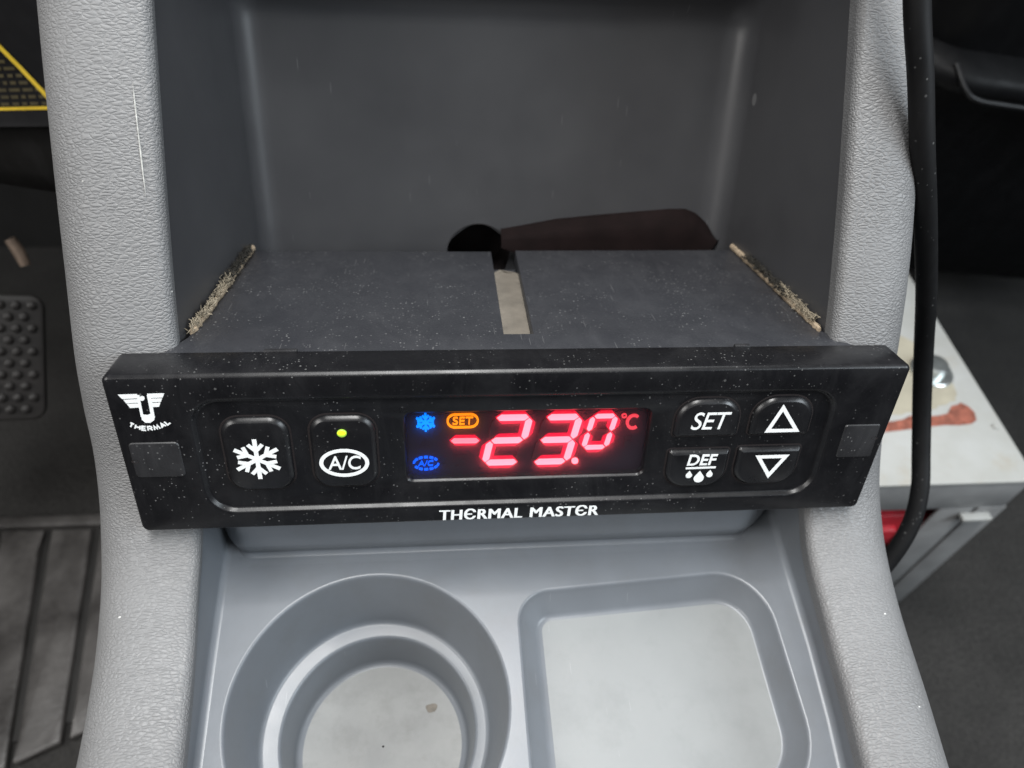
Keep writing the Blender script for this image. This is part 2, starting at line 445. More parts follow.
# round cable hole cut through the back wall
hx, hz, hr = HOLE
inv = ROT.transposed()
def loc(v): return inv @ (v - LIFT)
dead = [f for f in bm.faces if (lambda q: q.y > 80 and math.hypot(q.x-hx, q.z-hz) < hr)(loc(f.calc_center_median()))]
edge_v = set()
ds = set(dead)
for f in dead:
    for v in f.verts:
        if any(g not in ds for g in v.link_faces): edge_v.add(v)
bmesh.ops.delete(bm, geom=dead, context='FACES')
for v in edge_v:
    q = loc(v.co); d = math.hypot(q.x-hx, q.z-hz); 
    rr = hr*(1+.03*math.sin(5*math.atan2(q.z-hz, q.x-hx)))
    v.co = P(hx+(q.x-hx)*rr/d, q.y, hz+(q.z-hz)*rr/d)
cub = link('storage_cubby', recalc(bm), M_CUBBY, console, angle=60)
bm = BM(); rows = []
for y, r in ((98, hr+.4), (104, hr), (118, hr), (118, .1)): rows.append([P(hx+r*math.cos(a), y, hz+r*math.sin(a)) for a in [2*math.pi*k/40 for k in range(40)]])
grid(bm, rows, close_u=True); link('cable_hole', bm, M_DARK, cub)
# low dark block standing in for the shadow behind the unit
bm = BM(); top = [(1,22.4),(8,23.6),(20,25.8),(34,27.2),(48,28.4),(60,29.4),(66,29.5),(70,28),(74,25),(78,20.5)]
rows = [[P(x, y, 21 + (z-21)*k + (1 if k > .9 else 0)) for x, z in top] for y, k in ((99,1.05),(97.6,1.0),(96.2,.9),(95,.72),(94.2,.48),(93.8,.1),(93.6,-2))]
grid(bm, rows); link('shadow_block', recalc(bm), M_SHADOW, cub)

# tray: plane tilted level, with cup holder and pocket sunk into it
ct, st = math.cos(math.radians(20)), math.sin(math.radians(20))
T0 = Vector((0, 12, -47)); TE = Vector((0, ct, st)); TN = Vector((0, -st, ct))
def TR(x, s, d):                              # x, distance along the tray towards the dash, height over the tray
    q = T0 + TE*s + TN*d
    return P(x, q.y, q.z)
def tl(s): return float(np.interp(s, [-140,-70,-48,-30,-5,10], [-78,-79.6,-80.7,-81.6,-82.6,-82.8]))
def tr_(s): return float(np.interp(s, [-140,-70,-60,-50,-31,-5,10], [75,77.6,78.8,79.9,81.2,82.0,82.3]))
FIL = 1.9
cup_c = (-39.9, -40.0); cup_r = 35.3
pk = (.3, 72.2, -68.0, -11.6, (8.5, 15, 17, 12))
def PS(x, s): return s + 3.4*(x-5)/60*(s+75)/60
bm = BM()
outer = [(tl(s)+FIL, s) for s in np.linspace(14, -130, 44)] + [(tr_(s)-FIL, s) for s in np.linspace(-130, 14, 44)]
lip = .9
c_loop = [(cup_c[0]+(cup_r+.9)*math.cos(a), cup_c[1]+(cup_r+.9)*math.sin(a)) for a in [2*math.pi*k/96 for k in range(96)]]
p_loop = [(x, PS(x, s)) for x, s in rrect(*inset(pk, -lip), n=10)]
es = []
for L in (outer, c_loop, p_loop):
    v = [bm.verts.new(TR(x, s, 0)) for x, s in L]
    es += [bm.edges.new((v[i], v[(i+1) % len(v)])) for i in range(len(v))]
bmesh.ops.triangle_fill(bm, use_beauty=True, use_dissolve=False, edges=es, normal=ROT @ TN)
# rounded foot of the side walls and the walls up to the rails
for sgn, f, xi in ((-1, tl, xi_l), (1, tr_, xi_r)):
    rows = []
    for i in range(SN):
        c, n = side_at(i)
        if c[1] > 12: continue
        top = Vector((xi[i] + sgn*.8, c[0] + n[0]*3.0, c[1] + n[1]*3.0))
        rel = Vector((0, c[0], c[1])) - T0; s = min(rel.dot(TE), 13)
        foot = f(s)
        r = [P(*top)]
        a1 = T0 + TE*s + TN*FIL; a1 = Vector((foot, a1.y, a1.z))
        hgt = (top - a1).length
        for t in (.33, .66, 1.0):
            q = top.lerp(a1, t); r.append(P(*q))
        for k in range(1, 7):
            a = math.pi/2*k/6; r.append(TR(foot - sgn*FIL*(1-math.cos(a)), s, FIL*(1-math.sin(a))))
        rows.append(r)
    grid(bm, rows)
tray = link('tray', recalc(bm), M_TRAY, console, angle=50)
# upright face below the unit, ending in a rolled lip over the tray
bm = BM(); prof = catmull([(12.6,-12),(12.2,-30),(12.0,-38.5),(12.5,-41),(13.8,-43.2),(14.7,-44.6),(14.3,-45.8),(13.2,-46.4),(11.8,-47.03)], 5)
xs = np.linspace(-83, 83, 110)
grid(bm, [[P(x, y + ((max(0, x-67)/15)**1.6*13 + (max(0, -76-x)/7)**1.6*8)*(1 if z > -46 else .3), z) for x in xs] for y, z in prof])
link('fascia', recalc(bm), M_TRAY, console, angle=60)
# cup holder
bm = BM(); rows = []
cprof = [(cup_r+.9,0,0),(cup_r+.5,-.06,0),(cup_r+.2,-.3,0),(cup_r,-.8,0),(cup_r-.2,-1.6,0),(cup_r-1.3,-8,0),(cup_r-3.7,-21.5,0),(cup_r-4.0,-22.9,0),(cup_r-4.5,-23.4,0),
         (cup_r-5.0,-23.5,0),(cup_r-7.8,-23.6,.8),(cup_r-8.3,-23.75,.8),(cup_r-8.6,-24.2,.8),(cup_r-8.8,-25,.8),(cup_r-10.3,-37,.8),(cup_r-10.7,-38.2,.8),(cup_r-11.3,-38.8,.8),(cup_r-13.2,-39,.8)]
for r, d, dx in cprof: rows.append([TR(cup_c[0]+dx+r*math.cos(a), cup_c[1]+r*math.sin(a), d) for a in [2*math.pi*k/96 for k in range(96)]])
grid(bm, rows, close_u=True); cup = link('cup_holder', recalc(bm), M_TRAY, tray, angle=50)
bm = BM(); rows = []
for r in (cup_r-11.8, 15, 7, .3): rows.append([TR(cup_c[0]+.8+r*math.cos(a), cup_c[1]+r*math.sin(a), -38.9) for a in [2*math.pi*k/64 for k in range(64)]])
grid(bm, rows, close_u=True); link('cup_floor', recalc(bm), M_CUPF, tray)
bm = BM()
v = [bm.verts.new(TR(cup_c[0]+15+1.7*(1+.15*math.sin(3*a))*math.cos(a), cup_c[1]+10+1.5*(1+.2*math.sin(2*a+1))*math.sin(a), -38.8)) for a in [2*math.pi*k/24 for k in range(24)]]
bm.faces.new(v); link('stain', bm, M_STAIN, tray)
# pocket
bm = BM(); rows = []
for ins, d in ((-lip,0),(-.5,-.06),(-.2,-.3),(0,-.8),(.5,-2.2),(3.7,-7.0),(4.2,-7.7),(4.9,-8.0),(6.4,-8.05)):
    pr = rrect(*inset(pk, ins), n=10)
    sh = 1.4*min(max(ins, 0)/6, 1)
    rows.append([TR(x+sh, PS(x, s), d) for x, s in pr])
grid(bm, rows, close_u=True); link('pocket', recalc(bm), M_TRAY, tray, angle=50)
bm = BM(); v = [bm.verts.new(TR(x+1.4, PS(x, s), -8.0)) for x, s in rrect(*inset(pk, 5.4), n=10)]
f = bm.faces.new(v); link('pocket_floor', recalc(bm), M_WORN, tray)

# ------------------------------------------------------------------ temperature controller
ctrl = thing('temperature_controller', 'black panel-mount temperature controller with red digital readout and six buttons', 'controller', P(0, 12, -21.9))
HH = 21.9; TH = 11.3
REC = (-78, 78, -17.3, 14.9, 6.5); RD = 1.3
DIS = (-29.3, 31.2, -10.2, 9.7, 1.8); DD = 3.6
bm = BM(); rows = []
base = (-95.6, 95, -23.1, HH, 1.9)
def taper(x, z): return x - (1.9*(HH - z)/45 if x > 60 else 0)
for ins, y in ((2.5, TH-.2), (.25, TH), (0, TH-.5), (0, 1.0), (.1, .72), (.62, .12), (.95, 0)):
    rows.append([P(taper(x, z), y, z) for x, z in rrect(*inset(base, ins), n=8)])
for ins, y in ((-1.0, 0), (-.5, .05), (-.15, .25), (.15, RD-.25), (.5, RD-.03), (.9, RD)):
    rows.append([P(x, y, z) for x, z in rrect(*inset(REC, ins), n=8)])
vs = grid(bm, rows, close_u=True)
dl = []
for ins, y in ((-.55, RD), (-.48, RD+.05), (-.03, RD+.5), (0, RD+.6), (0.0, DD)):
    dl.append([bm.verts.new(P(x, y, z)) for x, z in rrect(*inset(DIS, ins), n=8)])
n = len(dl[0])
for a, b in zip(dl, dl[1:]):
    for j in range(n): bm.faces.new((a[j], a[(j+1) % n], b[(j+1) % n], b[j]))
es = [bm.edges.get((vs[-1][j], vs[-1][(j+1) % len(vs[-1])])) for j in range(len(vs[-1]))] + [bm.edges.get((dl[0][j], dl[0][(j+1) % n])) for j in range(n)]
bmesh.ops.triangle_fill(bm, use_beauty=True, use_dissolve=False, edges=es, normal=P(0,-1,0)-P(0,0,0))
bm.faces.new(vs[0])
face = link('faceplate', recalc(bm), M_FACE, ctrl, angle=40)
# two small catches along its upper rear edge
for x0, x1 in ((-62.3, -54.6), (53.5, 57.5)):
    bm = BM(); box(bm, x0, x1, TH-.7, TH+.6, HH-.8, HH+.35, P, .15); link('catch', bm, M_COVER, ctrl)

# housing: the sleeve with a split lid behind the face
bm = BM()
def lid(bm, poly, z1, z0, bev=.35):
    t = bmesh.new(); v = [t.verts.new((x, y, z1)) for x, y in poly]; f = t.faces.new(v)
    r = bmesh.ops.extrude_face_region(t, geom=[f]); 
    for q in r['geom']:
        if isinstance(q, bmesh.types.BMVert): q.co.z = z0
    recalc(t)
    bmesh.ops.bevel(t, geom=[e for e in t.edges if abs(e.verts[0].co.z-z1) < 1e-4 and abs(e.verts[1].co.z-z1) < 1e-4], offset=bev, segments=2, affect='EDGES', profile=.5)
    for q in t.verts: q.co = P(*q.co)
    me = bpy.data.meshes.new('t'); t.to_mesh(me); t.free(); bm.from_mesh(me); bpy.data.meshes.remove(me)
lid(bm, [(-86,TH+.1),(86,TH+.1),(81.4,20),(80.6,23),(79.6,83.5),(4.6,82.5),(3.3,20.5),(-4.3,20.5),(-3.4,81.5),(-79.6,81.5),(-81.9,23),(-82.3,20)], 21.4, 16.5)
box(bm, -79, 79, TH+.1, 80, -20, 15.6)
hous = link('housing', bm, M_HOUS, ctrl, angle=30)
bm = BM(); t = [(-4.2,20.7),(3.2,20.7),(4.3,68.5),(3.4,70.6),(1.2,69.2),(-1.2,71.8),(-3.4,70)]
f1 = [bm.verts.new(P(x, y, 18.7 + .35*math.cos(x*1.1))) for x, y in t]; bm.faces.new(f1)
bmesh.ops.triangulate(bm, faces=bm.faces[:]); link('slot_strip', recalc(bm), M_SLOT, hous)

# blank covers over the fixing holes
def cover(poly, notch):
    bm = BM(); t = poly
    rows = [[P(x, y, z) for x, z in rrect(*inset(t, i), n=5)] for i, y in ((-.15, .05), (0, -.12), (.12, -.25), (.35, -.3))]
    vs = grid(bm, rows, close_u=True); bm.faces.new(vs[-1])
    o = link('screw_cover', recalc(bm), M_COVER, ctrl)
    bm = BM(); rows = [[P(notch[0]+r*math.cos(a), y, notch[1]+.6*r*math.sin(a)) for a in [2*math.pi*k/14 for k in range(14)]] for r, y in ((.85, -.34), (.6, -.28))]
    vs = grid(bm, rows, close_u=True); bm.faces.new(vs[-1]); link('pry_notch', recalc(bm), M_DARK, o)
cover((-93.2, -82.0, -5.8, 4.0, 1.0), (-92.6, -1.0)); cover((82.2, 91.6, -5.4, 4.6, .6), (91.0, .6))

# buttons
BF = -.15
def button(x0, x1, z0, z1, r, label):
    bm = BM(); s = (x0, x1, z0, z1, r)
    rows = [[P(x, y, z) for x, z in rrect(*inset(s, i), n=8)] for i, y in ((-.45, RD-.02), (-.4, RD+.5), (0, RD+.5), (.05, RD-.1), (.1, .85), (.22, .62), (.95, -.04), (1.25, BF))]
    vs = grid(bm, rows[2:], close_u=True); bm.faces.new(vs[-1])
    o = link('button', recalc(bm), M_BTN, ctrl, angle=40, label=label)
    bm = BM(); grid(bm, [[P(x, RD-.04, z) for x, z in rrect(*inset(s, i), n=8)] for i in (-.42, .05)], close_u=True)
    link('button_gap', recalc(bm), M_DARK, o)
    return o
YF, YB = BF-.05, BF+.1
b1 = button(-72.4, -56.6, -11.2, 10.0, 4.6, 'square button with white snowflake')
b2 = button(-52.0, -36.3, -11.0, 10.1, 4.6, 'square button with white ringed A/C and green lamp')
b3 = button(37.3, 54.0, 1.7, 12.8, (6.0, 6.0, 1.0, 1.0), 'button reading SET')
b4 = button(37.0, 53.3, -14.2, -2.4, (.9, .9, 5.5, 5.5), 'button reading DEF over three drops')
b5 = button(57.0, 72.9, 1.7, 13.0, (6.0, 6.0, 1.0, 1.0), 'button with upward triangle')
b6 = button(55.4, 72.4, -14.0, -2.0, (.9, .9, 5.5, 5.5), 'button with downward triangle')
def flake(bm, cx, cz, r, hw, yf, yb, branch=True, rot=0, sx=1.0):
    for k in range(6):
        a = math.radians(90+60*k+rot); c, s = math.cos(a), math.sin(a)
        def q(u, v): return (cx + (u*c - v*s)*sx, cz + u*s + v*c)
        stroke(bm, [q(0,0), q(r,0)], hw, yf-.004*k, yb)
        if branch:
            b = r*.29
            stroke(bm, [q(r*.74, b), q(r*.42, 0), q(r*.74, -b)], hw*.92, yf-.004*k-.03, yb)
bm = BM(); flake(bm, -64.7, -1.4, 5.8, .52, YF, YB); link('snowflake_symbol', bm, M_PRINT, b1)
bm = BM(); stroke(bm, arc(-44.3, -3.1, 5.5, 3.7, 0, 360, 60)[:-1], .48, YF, YB, closed=True)
typed(bm, 'A/C', -48.3, -40.2, -5.1, -1.0, YF, YB, .08, .012)
link('lettering', bm, M_PRINT, b2)
bm = BM(); rows = [[P(-44.2+r*math.cos(a), y, 5.7+r*.9*math.sin(a)) for a in [2*math.pi*k/24 for k in range(24)]] for r, y in ((1.15, BF+.1), (1.15, BF-.35), (.95, BF-.55), (.5, BF-.62))]
vs = grid(bm, rows, close_u=True); bm.faces.new(vs[-1]); lamp = link('indicator_lamp', recalc(bm), emit('green_lens', (.30,.62,.05), .28), b2)
bm = BM(); bm.faces.new([bm.verts.new(P(-44.2+1.02*math.cos(a), BF-.66, 6.05+.66*math.sin(a))) for a in [2*math.pi*k/24 for k in range(24)]])
me_ = link('lamp_glow', bm, emit('green_led', (.62,.95,.02), .85), lamp)
bm = BM(); typed(bm, 'SET', 41.2, 51.2, 4.3, 9.4, YF, YB, .17, .004, .95); link('lettering', bm, M_PRINT, b3)
bm = BM(); typed(bm, 'DEF', 42.1, 49.9, -6.75, -3.4, YF, YB, .12, .022)
stroke(bm, [(42.0,-7.6),(50.0,-7.5)], .3, YF, YB)
for cx, cz, r in ((43.2,-9.9,.85),(46.0,-10.9,1.35),(48.7,-9.8,.85)):
    pt = [(cx + r*math.cos(math.radians(a)), cz + r*math.sin(math.radians(a))) for a in range(140, 401, 13)]
    poly_prism(bm, pt[:] + [(cx, cz+r*1.75)], YF-.01, YB)
link('lettering', bm, M_PRINT, b4)
bm = BM(); stroke(bm, [(61.6,3.5),(69.2,3.5),(64.2,10.3)], .52, YF, YB, closed=True); link('triangle_symbol', bm, M_PRINT, b5)
bm = BM(); stroke(bm, [(60.9,-4.6),(68.3,-4.6),(64.9,-10.6)], .52, YF, YB, closed=True); link('triangle_symbol', bm, M_PRINT, b6)

# printed name under the recess and the winged emblem
bm = BM()
for k, dx in enumerate((-.17, -.06, .06, .17)):
    typed(bm, 'TH\u0404RMAL', -21.5+dx, .1+dx, -22.3, -18.8, -.04-.006*k, .1, .05, 0, 1.07)
    typed(bm, 'MAST\u0404R', 2.2+dx, 20.4+dx, -22.3, -18.8, -.042-.006*k, .1, .05, 0, 1.07)
link('lettering', bm, M_PRINT, ctrl)
bm = BM()
EX = lambda zx, zy: (-92.47 + (zx/6.4 - 18.0)*.214 - (zy/6.4 - 24)*.052, 17.25 - (zy/6.4 - 24)*.266)
for k, pl in enumerate(([(113,155),(236,153),(240,180),(140,183)],[(148,188),(240,185),(243,208),(166,211)],[(170,215),(244,213),(247,238),(190,241)],
           [(302,152),(412,151),(401,178),(304,180)],[(305,184),(398,183),(390,205),(308,207)],[(310,211),(387,210),(378,236),(315,238)])):
    poly_prism(bm, [EX(*p) for p in pl][::-1], -.04-.003*k, .1)
stroke(bm, [EX(243,160), EX(252,215), EX(268,300)], .30, -.062, .1)
stroke(bm, [EX(311,160), EX(322,215), EX(338,300)], .40, -.066, .1)
poly_prism(bm, [EX(*p) for p in ((259,282),(300,288),(337,276),(351,298),(346,322),(320,339),(288,337),(266,318))][::-1], -.07, .1)
poly_prism(bm, [EX(268+17*math.cos(a), 181+15*math.sin(a)) for a in [2*math.pi*k/14 for k in range(14)]][::-1], -.06, .1)
# the arched word under it
acx, acz, ar = -87.7, 15.0, 7.7
def warp(x, z):
    a = (x - acx)/ar*1.06 + .06
    return (acx + (ar - z)*math.sin(a)*1.0 - .1, acz - (ar - z)*math.cos(a))
text(bm, 'THERMAL', acx-5.0, 0, {'T': 1.3, 'H': 1.35, 'E': 1.2, 'R': 1.3, 'M': 1.6, 'A': 1.4, 'L': 1.15}, 1.4, .17, .13, -.045, .1, 0, warp)
link('emblem', bm, M_PRINT, ctrl)

# display: dark board with lit segments behind a thin smoked diffuser
m, nt, b = mat('display_board'); b.inputs['Base Color'].default_value = (.012,.008,.014,1); b.inputs['Roughness'].default_value = .35; M_BOARD = m
m = bpy.data.materials.new('smoked_diffuser'); m.use_nodes = True; nt = m.node_tree; nt.nodes.clear()
out = N(nt, 'ShaderNodeOutputMaterial'); tr = N(nt, 'ShaderNodeBsdfTransparent'); tr.inputs[0].default_value = (.92,.90,.93,1)
tl_ = N(nt, 'ShaderNodeBsdfTranslucent'); tl_.inputs[0].default_value = (.55,.5,.55,1)
gl = N(nt, 'ShaderNodeBsdfGlossy'); gl.inputs[1].default_value = .18; gl.inputs[0].default_value = (.9,.9,.9,1)
m1 = N(nt, 'ShaderNodeMixShader'); m1.inputs[0].default_value = .24; nt.links.new(tr.outputs[0], m1.inputs[1]); nt.links.new(tl_.outputs[0], m1.inputs[2])
m2 = N(nt, 'ShaderNodeMixShader'); m2.inputs[0].default_value = .03; nt.links.new(m1.outputs[0], m2.inputs[1]); nt.links.new(gl.outputs[0], m2.inputs[2])
nt.links.new(m2.outputs[0], out.inputs[0]); M_LENS = m
bm = BM(); v = [bm.verts.new(P(x, DD-.05, z)) for x, z in rrect(*inset(DIS, .0), n=6)]; bm.faces.new(v)
disp = link('display', recalc(bm), M_BOARD, ctrl)
bm = BM(); v = [bm.verts.new(P(x, 2.15, z)) for x, z in rrect(*inset(DIS, .02), n=6)]; bm.faces.new(v)
link('display_lens', recalc(bm), M_LENS, disp)
E_RED = emit('red_led', (1.0,.085,.105), 7.5); E_MIN = emit('red_led_small', (1.0,.07,.09), 5.5); E_DIM = emit('dim_red_led', (1.0,.05,.07), .95)
E_BLUE = emit('blue_led', (.0,.17,1.0), 2.0); E_BLUE2 = emit('deep_blue_led', (.0,.09,1.0), 1.5); E_AMB = emit('amber_led', (1.0,.22,.003), 1.6)
E_HALO = emit('red_halo_glow', (1.0,.0,.03), .72)  # halo round the lit segments, painted as a dim red glow
M_OFF = plain('unlit_segment', (.012,.006,.010), .5)
DF, DB = 3.0, 3.5
def seg(bm, p, q, w, T, DF=3.0, DB=3.5):
    """tapered bar between p and q in digit coordinates"""
    p = Vector(p); q = Vector(q); d = (q-p).normalized(); n = Vector((-d.y, d.x)); e = w
    pts = [p, p + d*e + n*w, q - d*e + n*w, q, q - d*e - n*w, p + d*e - n*w]
    poly_prism(bm, [T(v.x, v.y) for v in pts], DF, DB)
def digit(x, z, wd, h, sl, on, w, name, material):
    """x, z the lower left of the bar skeleton; sl the slant"""
    T = lambda a, b: (x + a + sl*b/h, z + b)
    g = .26; H = h/2
    S7 = {'a': ((g,h),(wd-g,h)), 'b': ((wd,h-g),(wd,H+g)), 'c': ((wd,H-g),(wd,g)), 'd': ((g,0),(wd-g,0)), 'e': ((0,g),(0,H-g)), 'f': ((0,H+g),(0,h-g)), 'g': ((g,H),(wd-g,H))}
    bm = BM()
    for k in on: seg(bm, *S7[k], w, T)
    o = link(name, recalc(bm), material, disp, smooth=False)
    bm = BM()
    for k, q in enumerate(on):
        p0, p1 = [Vector(v) for v in S7[q]]; dd = (p1-p0).normalized()*.35
        seg(bm, p0-dd, p1+dd, w+.95, T, DF+.22+.012*k, DB+.05)
    link('segment_halo', recalc(bm), E_HALO, o, smooth=False)
    off = [k for k in S7 if k not in on]
    if off:
        bm = BM()
        for k in off:
            seg(bm, *S7[k], w*.9, T)
        link('unlit_segments', recalc(bm), M_OFF, o, smooth=False)
digit(-9.75, -6.55, 8.4, 13.5, 2.5, 'abged', .86, 'digit', E_RED)
digit(2.75, -6.7, 8.4, 13.5, 2.5, 'abgcd', .86, 'digit', E_RED)
digit(15.35, -2.55, 5.75, 9.4, 1.75, 'abcdef', .64, 'digit', E_RED)
bm = BM(); poly_prism(bm, [(13.5+.85*math.cos(a), -6.75+.85*math.sin(a)) for a in [2*math.pi*k/20 for k in range(20)]], DF, DB); link('decimal_point', bm, E_RED, disp)
bm = BM(); seg(bm, (-18.3,.42), (-11.3,.32), .72, lambda a, b: (a, b)); mo = link('minus_sign', bm, E_MIN, disp)
bm = BM(); seg(bm, (-18.7,.42), (-10.9,.32), 1.5, lambda a, b: (a, b), DF+.25, DB+.05); link('segment_halo', bm, E_HALO, mo)
bm = BM(); stroke(bm, arc(24.95, 6.75, .55, .5, 0, 360, 16)[:-1], .14, DF, DB, closed=True)
stroke(bm, arc(27.5, 4.9, 1.55, 1.9, 50, 310, 20), .36, DF, DB); link('unit_symbol', bm, E_DIM, disp)
bm = BM(); text(bm, 'F', 25.9, -3.0, {'F': 2.2}, 3.4, .26, 0, DF+.3, DB); link('unlit_symbol', bm, M_OFF, disp)
bm = BM(); stroke(bm, [(-17.6,-4.4),(-14.6,-4.4),(-14.6,-7.6),(-17.6,-7.6)], .2, DF+.3, DB, closed=True); stroke(bm, [(-16.1,-4.4),(-16.1,-6.2)], .2, DF+.3, DB)
stroke(bm, arc(-20.2,-6.0,1.1,1.1,60,300,12), .2, DF+.3, DB); link('unlit_symbol', bm, M_OFF, disp)
bm = BM(); stroke(bm, [(-24.6,1.6),(-25.8,-1.2),(-23.4,-1.2)], .2, DF+.3, DB, closed=True); link('unlit_symbol', bm, M_OFF, disp)
bm = BM(); flake(bm, -24.45, 6.0, 2.6, .25, DF, DB, True, 0, .98); link('snowflake_symbol', bm, E_BLUE, disp)
bm = BM()
for k in range(14):
    a0 = 360*k/14; 
    if k in (0, 7): continue
    stroke(bm, arc(-24.6, -6.3, 3.1, 1.9, a0+3, a0+22, 5), .26, DF, DB)
typed(bm, 'A/C', -26.6, -22.7, -7.1, -5.5, DF, DB, .12, 0)
link('compressor_symbol', bm, E_BLUE2, disp)
bm = BM(); stroke(bm, rrect(-19.1,-11.7,4.35,8.1,1.85,10), .24, DF, DB, closed=True); typed(bm, 'SET', -17.9, -12.8, 5.15, 7.35, DF, DB, .05, .0)
link('set_symbol', bm, E_AMB, disp)

# ------------------------------------------------------------------ foam strips along both sides of the housing
def foam(name, label, pts, frayed, dark, side):
    t = thing(name, label, 'foam strip', P(*pts[0]), group='foam strips beside the controller')
    bm = BM(); rows = []
    sub = catmull(pts, 14); n = len(sub)
    for i, p in enumerate(sub):
        hw = .6 + .3*random.random(); hh = .8 + .35*random.random()
        if i in (0, n-1): hw *= .5
        j = (random.random()-.5)*.35
        rows.append([P(p[0]+hw*math.cos(a)+j, p[1], p[2]+hh*math.sin(a)) for a in [2*math.pi*k/8 for k in range(8)]])
    vs = grid(bm, rows, close_u=True); bm.faces.new(vs[0]); bm.faces.new(vs[-1]); link('strip', recalc(bm), M_FOAM, t, angle=25)
    for nm, rng, mt, cnt, ln in (('frayed_edge', frayed, M_FUZZ, 260, 2.5), ('lint', dark, M_FUZZD, 420, 2.3)):
        bm = BM()
        for _ in range(cnt):
            y = random.uniform(*rng); k = min(range(n), key=lambda q: abs(sub[q][1]-y)); p = sub[k]
            d = Vector((side*random.uniform(-.8, .15), random.uniform(-.9, .9), random.uniform(.3, 1.2))).normalized()
            a = Vector((p[0]+side*random.uniform(-.5, .5), y, p[2]+random.uniform(.2, 1.6)))
            l = ln*random.uniform(.25, 1.0); mid = a + d*l*.5 + Vector((random.gauss(0,.6), random.gauss(0,.8), random.gauss(0,.5)))
            tube(bm, [P(*a), P(*mid), P(*(a + d*l + Vector((0, random.gauss(0,.9), -.3))))], [.13, .10, .04], 4, False)
        link(nm, bm, mt, t)
    return t
foam('foam_strip', 'tan foam strip with badly frayed front half, in the left gap beside the housing', [(-81.8,22,21.5),(-81.0,32,22.0),(-80.4,45,22.1),(-79.8,62,22.2),(-79.2,82,22.3)], (22, 54), (50, 78), -1)
foam('foam_strip', 'straight tan foam strip with dark lint tuft, in the right gap beside the housing', [(80.4,20,21.6),(80.1,35,22.0),(79.9,52,22.1),(79.6,70,22.2),(79.3,85,22.3)], (24, 46), (40, 72), 1)

# ------------------------------------------------------------------ black cable hanging beside the right rail
cp = [(62,46,185),(72,34,150),(79.5,28,123.4),(86,26.5,99.9),(92,26.6,84.6),(98.6,27.4,67.7),(108.6,32,48.7),(121.5,39.5,25),(131.5,46,5),(137.5,46,-15),(140.8,41.5,-34.1),(141.3,36,-47),(139,31.5,-58.5),(133,28,-71),(124,26,-85),(119,34,-120),(122,60,-170)]
bm = BM(); tube(bm, [P(*p) for p in catmull(cp, 8)], 2.9, 20); tag(link('cable', bm, M_CABLE), 'thick black rubber cable hanging down beside the right console rail', 'cable')

# ------------------------------------------------------------------ white metal box beside the console
def painted():
    m, nt, b = mat('white_painted_steel'); co = coords(nt)
    n1 = noise(nt, co, 26, 6, .65); col = ramp(nt, n1.outputs[0], [(.35, (.335,.335,.315)), (.65, (.385,.39,.38))])
    n2 = noise(nt, co, 60, 6, .7); f = ramp(nt, n2.outputs[0], [(.56, (0,0,0)), (.72, (1,1,1))])
    col = mixc(nt, mth(nt, 'MULTIPLY', f, .35), col, (.30,.24,.15)); nt.links.new(col, b.inputs['Base Color']); b.inputs['Roughness'].default_value = .4
    return m
M_WHITE = painted(); M_GREYM = plain('grey_painted_steel', (.26,.26,.26), .5, 0, .15, 60)
mb = thing('metal_box', 'white painted metal box with rust patch and open front, right of the console', 'metal box', G(210, 140, 0))
bm = BM(); box(bm, 148, 270, 70, 224, 143.4, 145.2, G, .5); top = link('top_plate', bm, M_WHITE, mb)
bm = BM(); box(bm, 148, 268.8, 71.2, 72.8, 119, 143.3, G, .3); link('front_flange', bm, M_GREYM, mb)
bm = BM(); box(bm, 255, 270.4, 71, 72.6, .5, 118.9, G, .3); box(bm, 268.6, 270.4, 72.7, 222, .5, 143.3, G, .3); link('side_plate', bm, M_GREYM, mb)
bm = BM(); box(bm, 148, 149.6, 73, 222, .5, 143.3, G, .3); box(bm, 149.7, 268.5, 220, 221.8, .5, 143.3, G, .3); link('rear_plate', bm, M_GREYM, mb)
bm = BM(); box(bm, 247, 263, 66.5, 71, 112, 114.6, G, .4); link('latch_tab', bm, M_WHITE, mb)
bm = BM()
edge = [(168,140),(176,143),(190,146),(214,147),(236,148),(252,140),(261,127),(263.5,115),(261,108.5),(252,106.5),(236,104.5),(214,102),(190,99.5),(168,97.5)]
def rim(pts, z): return [G(x, y, z) for x, y in pts]
rag = [(257,117),(254,119.5),(251,118),(248,117.5),(245,114.6),(243,112.4),(238,111.3),(232,110.8),(226,110.5),(222,111.6),(217,109.2),(210,108),(204,109.5),(199,107),(190,106)]
outer_ = [(258.5,113),(257,107.6),(253,105.4),(246,104.6),(238,104.9),(230,104.2),(222,103.4),(214,102.4),(206,101.6),(198,100.8),(190,100)]
poly = rag + outer_[::-1]
f = bm.faces.new([bm.verts.new(G(x, y, 145.32)) for x, y in poly]); bmesh.ops.triangulate(bm, faces=[f])
link('rust_patch', recalc(bm), plain('orange_rust', (.22,.07,.045), .85, 0, .45, 300), top)
bm = BM(); rows = [[G(247+r*math.cos(a), 141+r*math.sin(a), z) for a in [2*math.pi*k/28 for k in range(28)]] for r, z in ((11.5,145.3),(11.5,146.6),(10.8,147.2),(7,147.3),(7,151.6),(6,152.8),(3.4,153.2))]
vs = grid(bm, rows, close_u=True); bm.faces.new(vs[-1]); link('bolt', recalc(bm), plain('zinc_steel', (.55,.58,.57), .3, .9, .15, 200), top)
bm = BM(); rows = [[G(265+r*math.cos(a), 103+r*math.sin(a), z) for a in [2*math.pi*k/14 for k in range(14)]] for r, z in ((1.8,145.25),(1.5,146.2),(.6,146.4))]
vs = grid(bm, rows, close_u=True); bm.faces.new(vs[-1]); link('rivet', recalc(bm), M_WHITE, top)
